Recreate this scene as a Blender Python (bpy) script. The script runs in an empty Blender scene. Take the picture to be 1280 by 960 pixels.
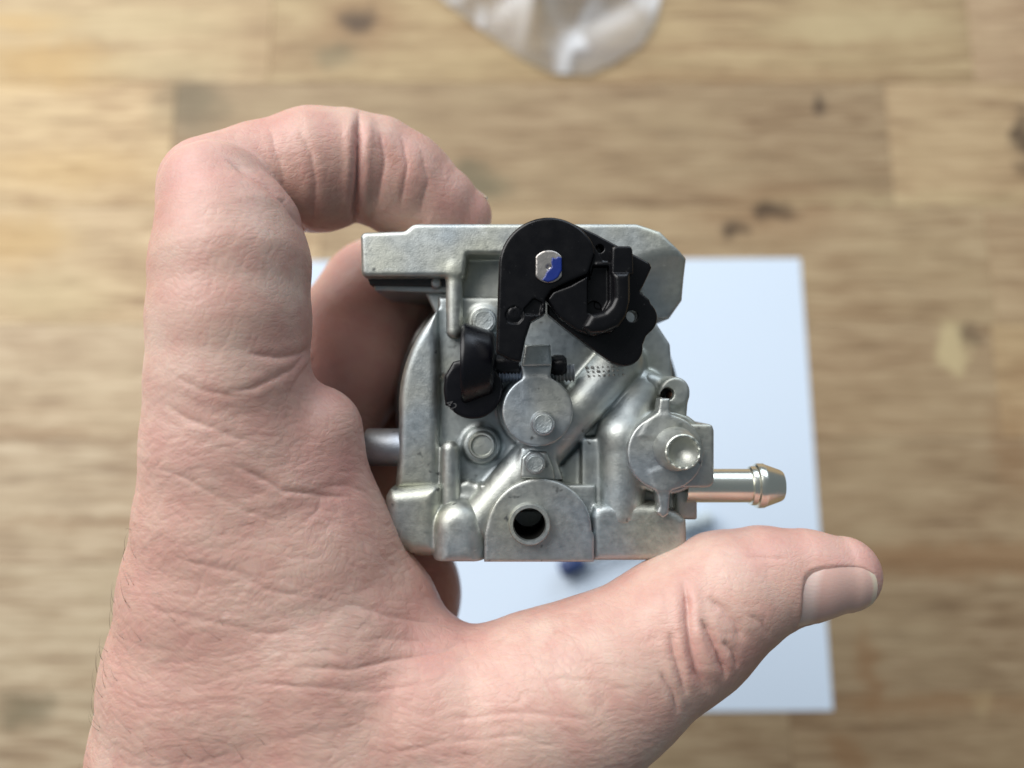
import bpy, bmesh, math, random
import numpy as np
from mathutils import Vector, Matrix

# ------------------------------------------------------------------ camera, world, lights
sc = bpy.context.scene
LENS, SENSOR, W0, H0 = 28.0, 36.0, 1280.0, 960.0
F = W0 / SENSOR * LENS              # focal length in photograph pixels
D = 133.0                           # camera to held carburetor, mm
TILT = math.radians(10.0)
R = Matrix.Rotation(TILT, 3, 'X')

def ray(px, py):
    return R @ Vector(((px - 640) / F, -(py - 480) / F, -1.0))

def _unit(px, py):
    d = ray(px, py); t = -1.0 / d.z
    return d * t
# camera height from the A4 sheet's 210 mm edge
CAM_H = 0.210 / (_unit(1000, 323) - _unit(1041, 888)).length
CAM = Vector((0, 0, CAM_H))
O = CAM - (R @ Vector((0, 0, D * 0.001)))

def table_pt(px, py, z=0.0):
    d = ray(px, py); t = (z - CAM_H) / d.z
    return CAM + d * t

cam_d = bpy.data.cameras.new('camera'); cam = bpy.data.objects.new('camera', cam_d)
sc.collection.objects.link(cam)
cam.location = CAM; cam.rotation_euler = (TILT, 0, 0)
cam_d.lens = LENS; cam_d.sensor_width = SENSOR; cam_d.sensor_fit = 'HORIZONTAL'
cam_d.clip_start = 0.005; cam_d.clip_end = 20
cam_d.dof.use_dof = True
cam_d.dof.focus_distance = (D + 0.0) * 0.001
cam_d.dof.aperture_fstop = 8.5
sc.camera = cam

world = bpy.data.worlds.new('World'); sc.world = world; world.use_nodes = True
bg = world.node_tree.nodes['Background']
bg.inputs[0].default_value = (0.80, 0.92, 1.0, 1); bg.inputs[1].default_value = 0.17

def area(name, loc, target, size, power, col):
    l = bpy.data.lights.new(name, 'AREA'); l.shape = 'RECTANGLE'
    l.size, l.size_y = size; l.energy = power; l.color = col
    o = bpy.data.objects.new(name, l); sc.collection.objects.link(o)
    o.location = loc
    o.rotation_euler = (Vector(target) - Vector(loc)).to_track_quat('-Z', 'Y').to_euler()
    return o
area('window_light', (-0.68, 0.72, 1.0), (0, 0, 0.15), (1.1, 1.1), 28, (1.0, 0.985, 0.965))
area('door_light', (0.5, 1.2, 0.75), (0, 0, 0.15), (0.9, 0.7), 8, (0.78, 0.88, 1.0))

sc.view_settings.view_transform = 'Standard'; sc.view_settings.look = 'None'
sc.view_settings.exposure = 0.0; sc.view_settings.gamma = 1.0
sc.view_settings.use_curve_mapping = False
sc.render.engine = 'CYCLES'
sc.cycles.use_denoising = True
sc.cycles.max_bounces = 8

# ------------------------------------------------------------------ materials
class NT:
    def __init__(s, name):
        s.m = bpy.data.materials.new(name); s.m.use_nodes = True
        s.t = s.m.node_tree; s.b = s.t.nodes['Principled BSDF']
    def n(s, kind, **kw):
        nd = s.t.nodes.new(kind)
        for k, v in kw.items():
            if k.startswith('i_'):
                key = k[2:]
                key = int(key) if key.isdigit() else key.replace('_', ' ')
                nd.inputs[key].default_value = v
            else: setattr(nd, k, v)
        return nd
    def l(s, a, b): s.t.links.new(a, b)
    def coords(s, scale=(1, 1, 1), loc=(0, 0, 0), src='Object'):
        tc = s.n('ShaderNodeTexCoord'); mp = s.n('ShaderNodeMapping')
        mp.inputs['Scale'].default_value = scale; mp.inputs['Location'].default_value = loc
        s.l(tc.outputs[src], mp.inputs['Vector']); return mp.outputs['Vector']
    def noise(s, vec, scale, detail=4, rough=0.55, dist=0.0):
        nd = s.n('ShaderNodeTexNoise'); nd.inputs['Scale'].default_value = scale
        nd.inputs['Detail'].default_value = detail; nd.inputs['Roughness'].default_value = rough
        nd.inputs['Distortion'].default_value = dist
        s.l(vec, nd.inputs['Vector']); return nd.outputs['Fac']
    def ramp(s, fac, stops):
        r = s.n('ShaderNodeValToRGB'); e = r.color_ramp.elements
        while len(e) < len(stops): e.new(0.5)
        for el, (p, c) in zip(e, stops):
            el.position = p; el.color = c if len(c) == 4 else (*c, 1)
        s.l(fac, r.inputs['Fac']); return r.outputs['Color']
    def mix(s, fac, a, b, mode='MIX'):
        m = s.n('ShaderNodeMix', data_type='RGBA', blend_type=mode)
        for sock, v in ((m.inputs[0], fac), (m.inputs[6], a), (m.inputs[7], b)):
            if hasattr(v, 'is_output') or isinstance(v, bpy.types.NodeSocket): s.l(v, sock)
            elif isinstance(v, (int, float)): sock.default_value = v
            else: sock.default_value = v if len(v) == 4 else (*v, 1)
        return m.outputs[2]
    def math(s, op, a, b=0.0, c=0.0, clamp=False):
        m = s.n('ShaderNodeMath', operation=op, use_clamp=clamp)
        for sock, v in zip(m.inputs, (a, b, c)):
            if isinstance(v, bpy.types.NodeSocket): s.l(v, sock)
            else: sock.default_value = v
        return m.outputs[0]
    def bump(s, h, dist, strength=1.0, normal=None):
        b = s.n('ShaderNodeBump'); b.inputs['Distance'].default_value = dist
        b.inputs['Strength'].default_value = strength
        s.l(h, b.inputs['Height'])
        if normal is not None: s.l(normal, b.inputs['Normal'])
        return b.outputs['Normal']

def set_in(b, **kw):
    for k, v in kw.items():
        b.inputs[k.replace('_', ' ')].default_value = v

def cast_metal(name, c0, c1, rough=0.50, metallic=1.0, grain=0.00004):
    n = NT(name); v = n.coords()
    big = n.noise(v, 110, 4, 0.6); mid = n.noise(v, 900, 3, 0.6); fine = n.noise(v, 3200, 2, 0.6)
    f = n.math('ADD', n.math('MULTIPLY', big, 0.6), n.math('MULTIPLY', mid, 0.4))
    col = n.ramp(f, [(0.33, c0), (0.66, c1)])
    tint = n.noise(n.coords(loc=(9.1, 4.2, 0.3)), 75, 2, 0.5)
    col = n.mix(1.0, col, n.ramp(tint, [(0.36, (0.90, 0.96, 1.05)), (0.52, (1.0, 1.0, 0.99)), (0.66, (1.06, 1.04, 0.94))]), 'MULTIPLY')
    # small dark pits and scuffs
    pit = n.noise(n.coords(loc=(3.1, 0.4, 1.7)), 420, 2, 0.5)
    col = n.mix(n.ramp(pit, [(0.69, (0, 0, 0)), (0.76, (1, 1, 1))]), col, tuple(x * 0.45 for x in c0))
    scf = n.noise(n.coords((1, 3.2, 1), loc=(0.4, 2.4, 7.7)), 300, 3, 0.6)
    col = n.mix(n.ramp(scf, [(0.66, (0, 0, 0)), (0.74, (0.6, 0.6, 0.6))]), col, tuple(min(1, x * 1.25) for x in c1))
    n.l(col, n.b.inputs['Base Color'])
    n.l(n.math('ADD', n.math('MULTIPLY', mid, 0.25), rough - 0.12), n.b.inputs['Roughness'])
    nb = n.bump(fine, grain, 0.8)
    nb = n.bump(mid, grain * 1.0, 0.5, nb)
    n.l(nb, n.b.inputs['Normal'])
    set_in(n.b, Metallic=metallic)
    return n.m

M = {}
M['cast'] = cast_metal('cast_aluminium', (0.40, 0.42, 0.405), (0.57, 0.59, 0.565))
M['cast_dull'] = cast_metal('dull_cast_aluminium', (0.40, 0.415, 0.41), (0.52, 0.535, 0.525), 0.5)
M['bowl'] = cast_metal('bowl_metal', (0.26, 0.27, 0.27), (0.36, 0.37, 0.37), 0.45)
M['steel'] = cast_metal('grey_steel', (0.30, 0.32, 0.35), (0.40, 0.42, 0.45), 0.48, 0.95, 0.00005)
M['broken'] = cast_metal('rough_broken_metal', (0.40, 0.42, 0.40), (0.62, 0.64, 0.61), 0.48, 1.0, 0.00009)

def simple(name, col, rough, metallic=0.0, bscale=0, bdist=0.0, spec=0.5):
    n = NT(name); set_in(n.b, Base_Color=(*col, 1), Roughness=rough, Metallic=metallic)
    n.b.inputs['Specular IOR Level'].default_value = spec
    if bscale:
        v = n.coords(); h = n.noise(v, bscale, 3, 0.6)
        n.l(n.bump(h, bdist, 0.7), n.b.inputs['Normal'])
        n.l(n.math('ADD', n.math('MULTIPLY', n.noise(v, bscale * 0.2, 4), 0.3), rough - 0.15), n.b.inputs['Roughness'])
    return n.m
M['plastic'] = simple('black_plastic', (0.003, 0.003, 0.004), 0.28, 0, 2600, 0.00001, 0.3)
M['knob'] = simple('black_knob_plastic', (0.003, 0.003, 0.005), 0.3, 0, 2600, 0.000006, 0.3)
M['dark'] = simple('dark_gasket', (0.03, 0.032, 0.034), 0.55, 0, 1500, 0.00008)
M['hole'] = simple('shaded_bore', (0.008, 0.008, 0.007), 0.8, 0, 0, 0, 0.1)  # shade inside the bore put into a near-black colour
M['scuff'] = simple('scuffed_plastic', (0.06, 0.06, 0.062), 0.5)
M['rust'] = simple('brown_screw', (0.13, 0.075, 0.05), 0.4, 0.7, 1500, 0.0001)
M['bluepaint'] = simple('blue_paint', (0.006, 0.022, 0.17), 0.35, 0, 2000, 0.00005)
M['zinc'] = simple('zinc_plating', (0.90, 0.90, 0.80), 0.26, 1.0)
M['shaft'] = simple('machined_shaft', (0.50, 0.47, 0.44), 0.33, 0.9, 1800, 0.00006)

def dusty(m):
    n = NT.__new__(NT); n.m = m; n.t = m.node_tree; n.b = n.t.nodes['Principled BSDF']
    base = tuple(n.b.inputs['Base Color'].default_value)
    sp = n.ramp(n.noise(n.coords(loc=(1, 2, 3)), 1500, 2, 0.5), [(0.70, (0, 0, 0)), (0.78, (1, 1, 1))])
    sm = n.ramp(n.noise(n.coords(loc=(5, 2, 3)), 130, 4, 0.7), [(0.45, (0, 0, 0)), (0.75, (0.12, 0.12, 0.12))])
    c = n.mix(sp, base, (0.03, 0.03, 0.03)); n.l(n.mix(sm, c, (0.014, 0.014, 0.016)), n.b.inputs['Base Color'])
dusty(M['plastic'])
def skin_mat():
    n = NT('skin'); v = n.coords()
    big = n.noise(v, 45, 3, 0.55); mid = n.noise(v, 170, 4, 0.6); fine = n.noise(v, 1100, 2, 0.6)
    mm = n.math('MULTIPLY', n.ramp(mid, [(0.36, (1, 1, 1)), (0.60, (0, 0, 0))]), 0.48)
    col = n.mix(mm, n.ramp(big, [(0.34, (0.545, 0.335, 0.275)), (0.5, (0.58, 0.385, 0.315)), (0.68, (0.615, 0.445, 0.37))]), (0.50, 0.255, 0.215))
    fr = n.noise(n.coords(loc=(0.7, 1.9, 0.2)), 260, 1, 0.4)
    col = n.mix(n.ramp(fr, [(0.74, (0, 0, 0)), (0.82, (0.22, 0.22, 0.22))]), col, (0.36, 0.18, 0.12))
    # redder at knuckles and fingertips, plus painted shade on the fingers behind (attribute written with the mesh)
    at = n.n('ShaderNodeAttribute', attribute_name='flush_shade')
    col = n.mix(n.math('MULTIPLY', at.outputs['Fac'], 0.55), col, (0.55, 0.26, 0.245))
    n.l(col, n.b.inputs['Base Color'])
    n.l(n.math('ADD', n.math('MULTIPLY', n.noise(v, 700, 3), 0.3), 0.30), n.b.inputs['Roughness'])
    n.b.inputs['Specular IOR Level'].default_value = 0.4
    n.b.inputs['Subsurface Weight'].default_value = 0.35
    n.b.inputs['Subsurface Radius'].default_value = (1.0, 0.35, 0.2)
    n.b.inputs['Subsurface Scale'].default_value = 0.0015
    # crosswise ridges, cells, pores
    w = n.n('ShaderNodeVectorMath', operation='ADD')
    base = n.coords((1, 1, 1))
    wn = n.n('ShaderNodeTexNoise'); wn.inputs['Scale'].default_value = 60
    n.l(base, wn.inputs['Vector'])
    sc_ = n.n('ShaderNodeVectorMath', operation='SCALE'); sc_.inputs['Scale'].default_value = 0.012
    n.l(wn.outputs['Color'], sc_.inputs[0]); n.l(base, w.inputs[0]); n.l(sc_.outputs[0], w.inputs[1])
    mp = n.n('ShaderNodeMapping'); mp.inputs['Scale'].default_value = (0.22, 1, 0.6)
    mp.inputs['Rotation'].default_value = (0, 0, math.radians(10))
    n.l(w.outputs[0], mp.inputs['Vector'])
    rid = n.noise(mp.outputs['Vector'], 620, 3, 0.6)
    vor = n.n('ShaderNodeTexVoronoi', feature='DISTANCE_TO_EDGE'); vor.inputs['Scale'].default_value = 1250
    mp2 = n.n('ShaderNodeMapping'); mp2.inputs['Scale'].default_value = (0.55, 1, 0.8)
    n.l(w.outputs[0], mp2.inputs['Vector']); n.l(mp2.outputs['Vector'], vor.inputs['Vector'])
    cells = n.ramp(vor.outputs['Distance'], [(0.0, (0, 0, 0)), (0.16, (1, 1, 1))])
    wr = n.n('ShaderNodeAttribute', attribute_name='wrinkle')
    nb = n.bump(cells, 0.000035, 0.6)
    b2 = n.n('ShaderNodeBump'); b2.inputs['Distance'].default_value = 0.00020
    n.l(rid, b2.inputs['Height']); n.l(nb, b2.inputs['Normal'])
    n.l(wr.outputs['Fac'], b2.inputs['Strength'])
    n.l(n.bump(fine, 0.00006, 0.6, b2.outputs['Normal']), n.b.inputs['Normal'])
    return n.m
M['skin'] = skin_mat()

def nail_mat():
    n = NT('nail'); v = n.coords()
    u = n.n('ShaderNodeAttribute', attribute_name='along')
    col = n.ramp(u.outputs['Fac'], [(0.0, (0.66, 0.50, 0.45)), (0.15, (0.66, 0.50, 0.45)), (0.25, (0.58, 0.375, 0.325)),
                                    (0.92, (0.61, 0.41, 0.35)), (0.955, (0.66, 0.55, 0.43)), (1.0, (0.66, 0.55, 0.43))])
    n.l(col, n.b.inputs['Base Color'])
    h = n.noise(n.coords((1, 6, 6)), 500, 2)
    n.l(n.bump(h, 0.00004, 0.6), n.b.inputs['Normal'])
    set_in(n.b, Roughness=0.24); n.b.inputs['Subsurface Weight'].default_value = 0.2
    n.b.inputs['Subsurface Scale'].default_value = 0.001
    n.b.inputs['Subsurface Radius'].default_value = (1, 0.4, 0.25)
    return n.m
M['nail'] = nail_mat()

# ------------------------------------------------------------------ mesh helpers
def V(px, py, z):
    """photograph pixel at a height z (mm above the carburetor's cover plates) -> mm in the held frame"""
    d = D - z
    return np.array([(px - 640) * d / F, -(py - 480) * d / F, z])
def S(z): return (D - z) / F         # mm per pixel there

def link(name, me, mat=None, parent=None):
    o = bpy.data.objects.new(name, me); sc.collection.objects.link(o)
    if mat is not None: me.materials.append(mat)
    if parent is not None: o.parent = parent
    return o

def tag(o, label, cat=None, group=None, kind=None):
    if label: o['label'] = label
    if cat: o['category'] = cat
    if group: o['group'] = group
    if kind: o['kind'] = kind
    return o

def mesh_from(verts, faces, smooth=True):
    me = bpy.data.meshes.new('mesh')
    verts = np.asarray(verts, dtype=np.float32); faces = np.asarray(faces, dtype=np.int32)
    me.vertices.add(len(verts)); me.vertices.foreach_set('co', verts.ravel())
    nf, k = faces.shape
    me.loops.add(nf * k); me.loops.foreach_set('vertex_index', faces.ravel())
    me.polygons.add(nf); me.polygons.foreach_set('loop_start', np.arange(0, nf * k, k, dtype=np.int32))
    me.polygons.foreach_set('loop_total', np.full(nf, k, dtype=np.int32))
    me.update(calc_edges=True); me.validate()
    me.polygons.foreach_set('use_smooth', np.full(len(me.polygons), smooth, dtype=bool))
    return me

# signed-distance sculpting: fields on a grid, joined with fillets, meshed with surface nets
def smin(a, b, k):
    if k <= 0: return np.minimum(a, b)
    h = np.maximum(k - np.abs(a - b), 0) / k
    return np.minimum(a, b) - h * h * k * 0.25
def smax(a, b, k): return -smin(-a, -b, k)

class Field:
    def __init__(s, lo, hi, h):
        s.h = h; s.lo = np.array(lo, dtype=np.float64)
        n = np.ceil((np.array(hi) - s.lo) / h).astype(int) + 1
        s.ax = [s.lo[i] + h * np.arange(n[i]) for i in range(3)]
        s.f = np.full(n, 50.0, dtype=np.float32)
    def win(s, lo, hi, m):
        sl = []
        for i in range(3):
            a = int(np.clip(np.floor((lo[i] - m - s.lo[i]) / s.h), 0, s.f.shape[i]))
            b = int(np.clip(np.ceil((hi[i] + m - s.lo[i]) / s.h) + 1, 0, s.f.shape[i]))
            sl.append(slice(a, b))
        X = s.ax[0][sl[0]].astype(np.float32)[:, None, None]; Y = s.ax[1][sl[1]].astype(np.float32)[None, :, None]
        Z = s.ax[2][sl[2]].astype(np.float32)[None, None, :]
        return tuple(sl), X, Y, Z
    def put(s, sl, d, k, op):
        if op == 'add': s.f[sl] = smin(s.f[sl], d, k)
        else: s.f[sl] = smax(s.f[sl], -d, k)
    def cone(s, a, b, ra, rb, k=0.8, op='add'):
        a = np.asarray(a, float); b = np.asarray(b, float); r = max(ra, rb)
        sl, X, Y, Z = s.win(np.minimum(a, b) - r, np.maximum(a, b) + r, k + 2)
        ba = b - a; L = max(ba @ ba, 1e-9)
        px, py, pz = X - a[0], Y - a[1], Z - a[2]
        t = np.clip((px * ba[0] + py * ba[1] + pz * ba[2]) / L, 0, 1)
        d = np.sqrt((px - t * ba[0])**2 + (py - t * ba[1])**2 + (pz - t * ba[2])**2) - (ra + (rb - ra) * t)
        s.put(sl, d, k, op)
    def chain(s, nodes, k=1.5, sub=1):
        for (a, ra), (b, rb) in zip(nodes[:-1], nodes[1:]): s.cone(a, b, ra, rb, k)
    def ellipsoid(s, c, r, k=1.0, op='add'):
        c = np.asarray(c, float); r = np.asarray(r, float)
        sl, X, Y, Z = s.win(c - r, c + r, k + 2)
        q = np.sqrt(((X - c[0]) / r[0])**2 + ((Y - c[1]) / r[1])**2 + ((Z - c[2]) / r[2])**2)
        s.put(sl, (q - 1) * r.min(), k, op)
    def prism(s, pts, z0, z1, rnd=0.4, k=0.8, op='add', taper=0.0):
        """outline in pixels as seen at its front face z1, extruded straight back to z0"""
        p = np.array([V(x, y, z1)[:2] for x, y in pts])
        lo = np.array([*p.min(0), z0]); hi = np.array([*p.max(0), z1])
        sl, X, Y, Z = s.win(lo, hi, k + 2)
        x = X[:, :, 0]; y = Y[:, :, 0]
        d2 = np.full(np.broadcast(x, y).shape, 1e9, dtype=np.float32); sgn = np.ones_like(d2)
        for i in range(len(p)):
            a = p[i]; b = p[(i + 1) % len(p)]; e = b - a
            wx = x - a[0]; wy = y - a[1]
            t = np.clip((wx * e[0] + wy * e[1]) / max(e @ e, 1e-12), 0, 1)
            d2 = np.minimum(d2, (wx - e[0] * t)**2 + (wy - e[1] * t)**2)
            c = ((a[1] <= y) & (b[1] > y) & (e[0] * wy - e[1] * wx < 0)) | ((a[1] > y) & (b[1] <= y) & (e[0] * wy - e[1] * wx > 0))
            sgn = np.where(c, -sgn, sgn)
        # even-odd crossing
        ins = np.zeros(d2.shape, bool)
        for i in range(len(p)):
            a = p[i]; b = p[(i + 1) % len(p)]
            if a[1] == b[1]: continue
            cr = ((a[1] > y) != (b[1] > y)) & (x < (b[0] - a[0]) * (y - a[1]) / (b[1] - a[1]) + a[0])
            ins ^= cr
        d2 = np.sqrt(d2) * np.where(ins, -1, 1)
        dz = np.abs(Z - (z0 + z1) / 2) - (z1 - z0) / 2
        qx = d2[:, :, None] + rnd + taper * (Z - z0); qz = dz + rnd
        d = np.minimum(np.maximum(qx, qz), 0) + np.hypot(np.maximum(qx, 0), np.maximum(qz, 0)) - rnd
        s.put(sl, d.astype(np.float32), k, op)
    def cyl(s, px, py, rpx, z0, z1, rnd=0.3, k=0.6, op='add'):
        c = V(px, py, z1); r = rpx * S(z1)
        sl, X, Y, Z = s.win((c[0] - r, c[1] - r, z0), (c[0] + r, c[1] + r, z1), k + 2)
        d2 = np.hypot(X - c[0], Y - c[1]) - r; dz = np.abs(Z - (z0 + z1) / 2) - (z1 - z0) / 2
        qx = d2 + rnd; qz = dz + rnd
        d = np.minimum(np.maximum(qx, qz), 0) + np.hypot(np.maximum(qx, 0), np.maximum(qz, 0)) - rnd
        s.put(sl, d, k, op)
    def cut_half(s, axis, val, side, k=0.3):
        """remove everything beyond a plane"""
        c = s.ax[axis].astype(np.float32); sh = [1, 1, 1]; sh[axis] = -1
        d = (c.reshape(sh) - val) * side
        s.f[:] = smax(s.f, np.broadcast_to(d, s.f.shape), k)
    def mesh(s):
        f = s.f
        f[0] = f[-1] = 5; f[:, 0] = f[:, -1] = 5; f[:, :, 0] = f[:, :, -1] = 5
        ins = f < 0
        n = np.array(f.shape) - 1
        cnt = np.zeros(n, np.int8)
        for i in (0, 1):
            for j in (0, 1):
                for k in (0, 1):
                    cnt += ins[i:i + n[0], j:j + n[1], k:k + n[2]]
        act = np.argwhere((cnt > 0) & (cnt < 8))
        idx = np.full(n, -1, np.int32); idx[act[:, 0], act[:, 1], act[:, 2]] = np.arange(len(act))
        C = {}
        for i in (0, 1):
            for j in (0, 1):
                for k in (0, 1):
                    C[i, j, k] = f[act[:, 0] + i, act[:, 1] + j, act[:, 2] + k]
        acc = np.zeros((len(act), 3)); w = np.zeros(len(act))
        keys = list(C)
        for a in keys:
            for ax in range(3):
                if a[ax] == 0:
                    b = list(a); b[ax] = 1; b = tuple(b)
                    va, vb = C[a], C[b]; m = (va < 0) != (vb < 0)
                    t = np.where(m, va / np.where(m, va - vb, 1), 0)
                    pt = np.tile(np.array(a, float), (len(act), 1)); pt[:, ax] = t
                    acc[m] += pt[m]; w[m] += 1
        v = (act + acc / w[:, None]) * s.h + s.lo
        quads = []
        for ax in range(3):
            o1, o2 = [(1, 2), (2, 0), (0, 1)][ax]
            sl0 = [slice(1, -1)] * 3; sl1 = [slice(1, -1)] * 3
            sl0[ax] = slice(0, -1); sl1[ax] = slice(1, None)
            e = np.argwhere(ins[tuple(sl0)] != ins[tuple(sl1)])
            off = np.ones(3, int); off[ax] = 0; e = e + off
            e = e[(e[:, ax] < n[ax])]
            d1 = np.zeros(3, int); d1[o1] = 1; d2 = np.zeros(3, int); d2[o2] = 1
            g = lambda q: idx[q[:, 0], q[:, 1], q[:, 2]]
            q = np.stack([g(e - d1 - d2), g(e - d2), g(e), g(e - d1)], 1)
            flip = ~ins[e[:, 0], e[:, 1], e[:, 2]]
            q[flip] = q[flip][:, ::-1]
            quads.append(q)
        q = np.concatenate(quads); q = q[(q >= 0).all(1)]
        return v, q

def field_obj(name, fld, mat, parent):
    v, q = fld.mesh()
    return link(name, mesh_from(v * 0.001, q), mat, parent)

def field_px(x0, x1, y0, y1, z0, z1, h, m=1.5):
    """grid around a pixel window between two heights"""
    c = [V(x, y, z) for x in (x0, x1) for y in (y0, y1) for z in (z0, z1)]
    return Field(np.min(c, 0) - m, np.max(c, 0) + m, h)

def lathe(name, prof, c, axis, mat, parent, seg=40):
    """profile of (radius, offset along axis) in mm, turned about the axis through c"""
    v = []; f = []
    c = np.asarray(c, float); ax = np.asarray(axis, float); ax /= np.linalg.norm(ax)
    u = np.cross(ax, [0.3, 1, 0.2]); u /= np.linalg.norm(u); w = np.cross(ax, u)
    n = len(prof)
    for r, t in prof:
        for i in range(seg):
            a = 2 * math.pi * i / seg
            v.append((c + ax * t + (u * math.cos(a) + w * math.sin(a)) * max(r, 1e-3)) * 0.001)
    for j in range(n - 1):
        for i in range(seg):
            i2 = (i + 1) % seg
            f.append((j * seg + i, j * seg + i2, (j + 1) * seg + i2, (j + 1) * seg + i))
    me = mesh_from(v, f)
    bm = bmesh.new(); bm.from_mesh(me)
    bmesh.ops.remove_doubles(bm, verts=bm.verts, dist=1e-6)
    bmesh.ops.recalc_face_normals(bm, faces=bm.faces)
    bm.to_mesh(me); bm.free()
    me.polygons.foreach_set('use_smooth', np.ones(len(me.polygons), bool))
    me.set_sharp_from_angle(angle=math.radians(38))
    return link(name, me, mat, parent)

def arc(cx, cy, r, a0, a1, n=14):
    """points on a circle in pixel space, angles in degrees, counter-clockwise as seen"""
    return [(cx + r * math.cos(math.radians(a0 + (a1 - a0) * i / n)), cy - r * math.sin(math.radians(a0 + (a1 - a0) * i / n))) for i in range(n + 1)]

# ------------------------------------------------------------------ workbench, paper, film
KN, ST, FI, BR, HO = (0.05, 0.03, 0.018), (0.12, 0.105, 0.06), (0.50, 0.40, 0.225), (0.24, 0.13, 0.06), (0.52, 0.34, 0.13)
WOOD_SPOTS = [
    (448, 27, 50, 38, BR, .45, .6), (448, 27, 22, 17, KN, .8, .6), (1025, 131, 12, 12, KN, .85, .6),
    (975, 262, 90, 36, BR, .4, .7), (964, 264, 26, 12, KN, .8, .6), (917, 287, 13, 12, KN, .8, .6), (1279, 178, 10, 38, KN, .8, .6),
    (30, 888, 34, 20, ST, .6, .7), (600, 232, 34, 18, ST, .75, .7), (420, 68, 26, 16, ST, .5, .7), (585, 210, 20, 10, ST, .6, .7),
    (1207, 420, 16, 16, KN, .6, .6), (1190, 435, 22, 34, FI, .9, .3), (1230, 880, 12, 14, FI, .6, .6), (1080, 32, 110, 20, FI, .5, .5),
    (1085, 845, 14, 50, BR, .6, .7), (1200, 700, 200, 22, BR, .6, .6), (240, 130, 40, 34, ST, .55, .7), (1060, 945, 24, 20, BR, .6, .6),
    (330, 60, 40, 34, BR, .3, .8), (60, 80, 80, 30, HO, .6, .8), (20, 30, 70, 12, HO, .5, .8), (170, 30, 90, 22, FI, .5, .8), (200, 80, 90, 16, FI, .5, .7),
    (80, 210, 100, 24, HO, .35, .8), (20, 300, 60, 34, HO, .5, .8), (60, 370, 70, 30, FI, .5, .8), (60, 655, 200, 7, BR, .3, .7), (60, 545, 200, 7, BR, .3, .7),
    (1262, 560, 20, 60, BR, .4, .7), (1150, 250, 160, 8, FI, .4, .7), (900, 98, 240, 9, BR, .3, .7), (860, 60, 200, 7, BR, .25, .7), (1180, 880, 120, 12, BR, .5, .7)]
def plank_mat():
    n = NT('pine_planks')
    oi = n.n('ShaderNodeObjectInfo')
    tc = n.n('ShaderNodeTexCoord')
    offs = n.n('ShaderNodeCombineXYZ')
    n.l(n.math('MULTIPLY', oi.outputs['Random'], 7.3), offs.inputs[0]); n.l(n.math('MULTIPLY', oi.outputs['Random'], 3.9), offs.inputs[1])
    add = n.n('ShaderNodeVectorMath', operation='ADD'); n.l(tc.outputs['Object'], add.inputs[0]); n.l(offs.outputs[0], add.inputs[1])
    def mp(sx, sy):
        m = n.n('ShaderNodeMapping'); m.inputs['Scale'].default_value = (sx, sy, 1); n.l(add.outputs[0], m.inputs['Vector']); return m.outputs['Vector']
    grain = n.noise(mp(4.0, 42), 4.5, 4, 0.6, 0.8)
    streak = n.noise(mp(8, 110), 5, 3, 0.6)
    blot = n.noise(mp(1, 1.8), 14, 4, 0.6)
    f = n.math('ADD', n.math('MULTIPLY', grain, 0.55), n.math('MULTIPLY', streak, 0.45))
    col = n.ramp(f, [(0.36, (0.20, 0.122, 0.064)), (0.48, (0.345, 0.235, 0.13)), (0.60, (0.49, 0.365, 0.22))])
    col = n.mix(n.ramp(blot, [(0.36, (0, 0, 0)), (0.7, (0.55, 0.55, 0.55))]), col, (0.50, 0.385, 0.225))
    dk = n.noise(mp(1, 3), 30, 5, 0.7)
    col = n.mix(n.ramp(dk, [(0.60, (0, 0, 0)), (0.8, (0.4, 0.4, 0.4))]), col, (0.18, 0.115, 0.065))
    tone = n.n('ShaderNodeAttribute', attribute_type='OBJECT', attribute_name='["tone"]')
    col = n.mix(1.0, col, tone.outputs['Color'], 'MULTIPLY')
    # knots, stains and patches of filler where they lie in the wood
    geo = n.n('ShaderNodeNewGeometry')
    wn = n.n('ShaderNodeTexNoise'); wn.inputs['Scale'].default_value = 90; wn.inputs['Detail'].default_value = 3
    n.l(geo.outputs['Position'], wn.inputs['Vector'])
    sb = n.n('ShaderNodeVectorMath', operation='SUBTRACT'); n.l(wn.outputs['Color'], sb.inputs[0]); sb.inputs[1].default_value = (.5, .5, .5)
    sc2 = n.n('ShaderNodeVectorMath', operation='MULTIPLY'); n.l(sb.outputs[0], sc2.inputs[0]); sc2.inputs[1].default_value = (.022, .014, 0)
    pos = n.n('ShaderNodeVectorMath', operation='ADD'); n.l(geo.outputs['Position'], pos.inputs[0]); n.l(sc2.outputs[0], pos.inputs[1])
    for px, py, rx, ry, c, amt, soft in WOOD_SPOTS:
        p = table_pt(px, py); k = (table_pt(px + 1, py) - p).length
        s1 = n.n('ShaderNodeVectorMath', operation='SUBTRACT'); n.l(pos.outputs[0], s1.inputs[0]); s1.inputs[1].default_value = (p.x, p.y, 0)
        s2 = n.n('ShaderNodeVectorMath', operation='MULTIPLY'); n.l(s1.outputs[0], s2.inputs[0]); s2.inputs[1].default_value = (1 / (rx * k), 1 / (ry * k), 0)
        ln = n.n('ShaderNodeVectorMath', operation='LENGTH'); n.l(s2.outputs[0], ln.inputs[0])
        mr = n.n('ShaderNodeMapRange', interpolation_type='SMOOTHSTEP'); n.l(ln.outputs['Value'], mr.inputs[0])
        mr.inputs[1].default_value = 1 + soft; mr.inputs[2].default_value = 1 - soft; mr.inputs[3].default_value = 0; mr.inputs[4].default_value = amt
        col = n.mix(mr.outputs[0], col, c)
    n.l(col, n.b.inputs['Base Color'])
    set_in(n.b, Roughness=0.55); n.b.inputs['Specular IOR Level'].default_value = 0.3
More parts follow.
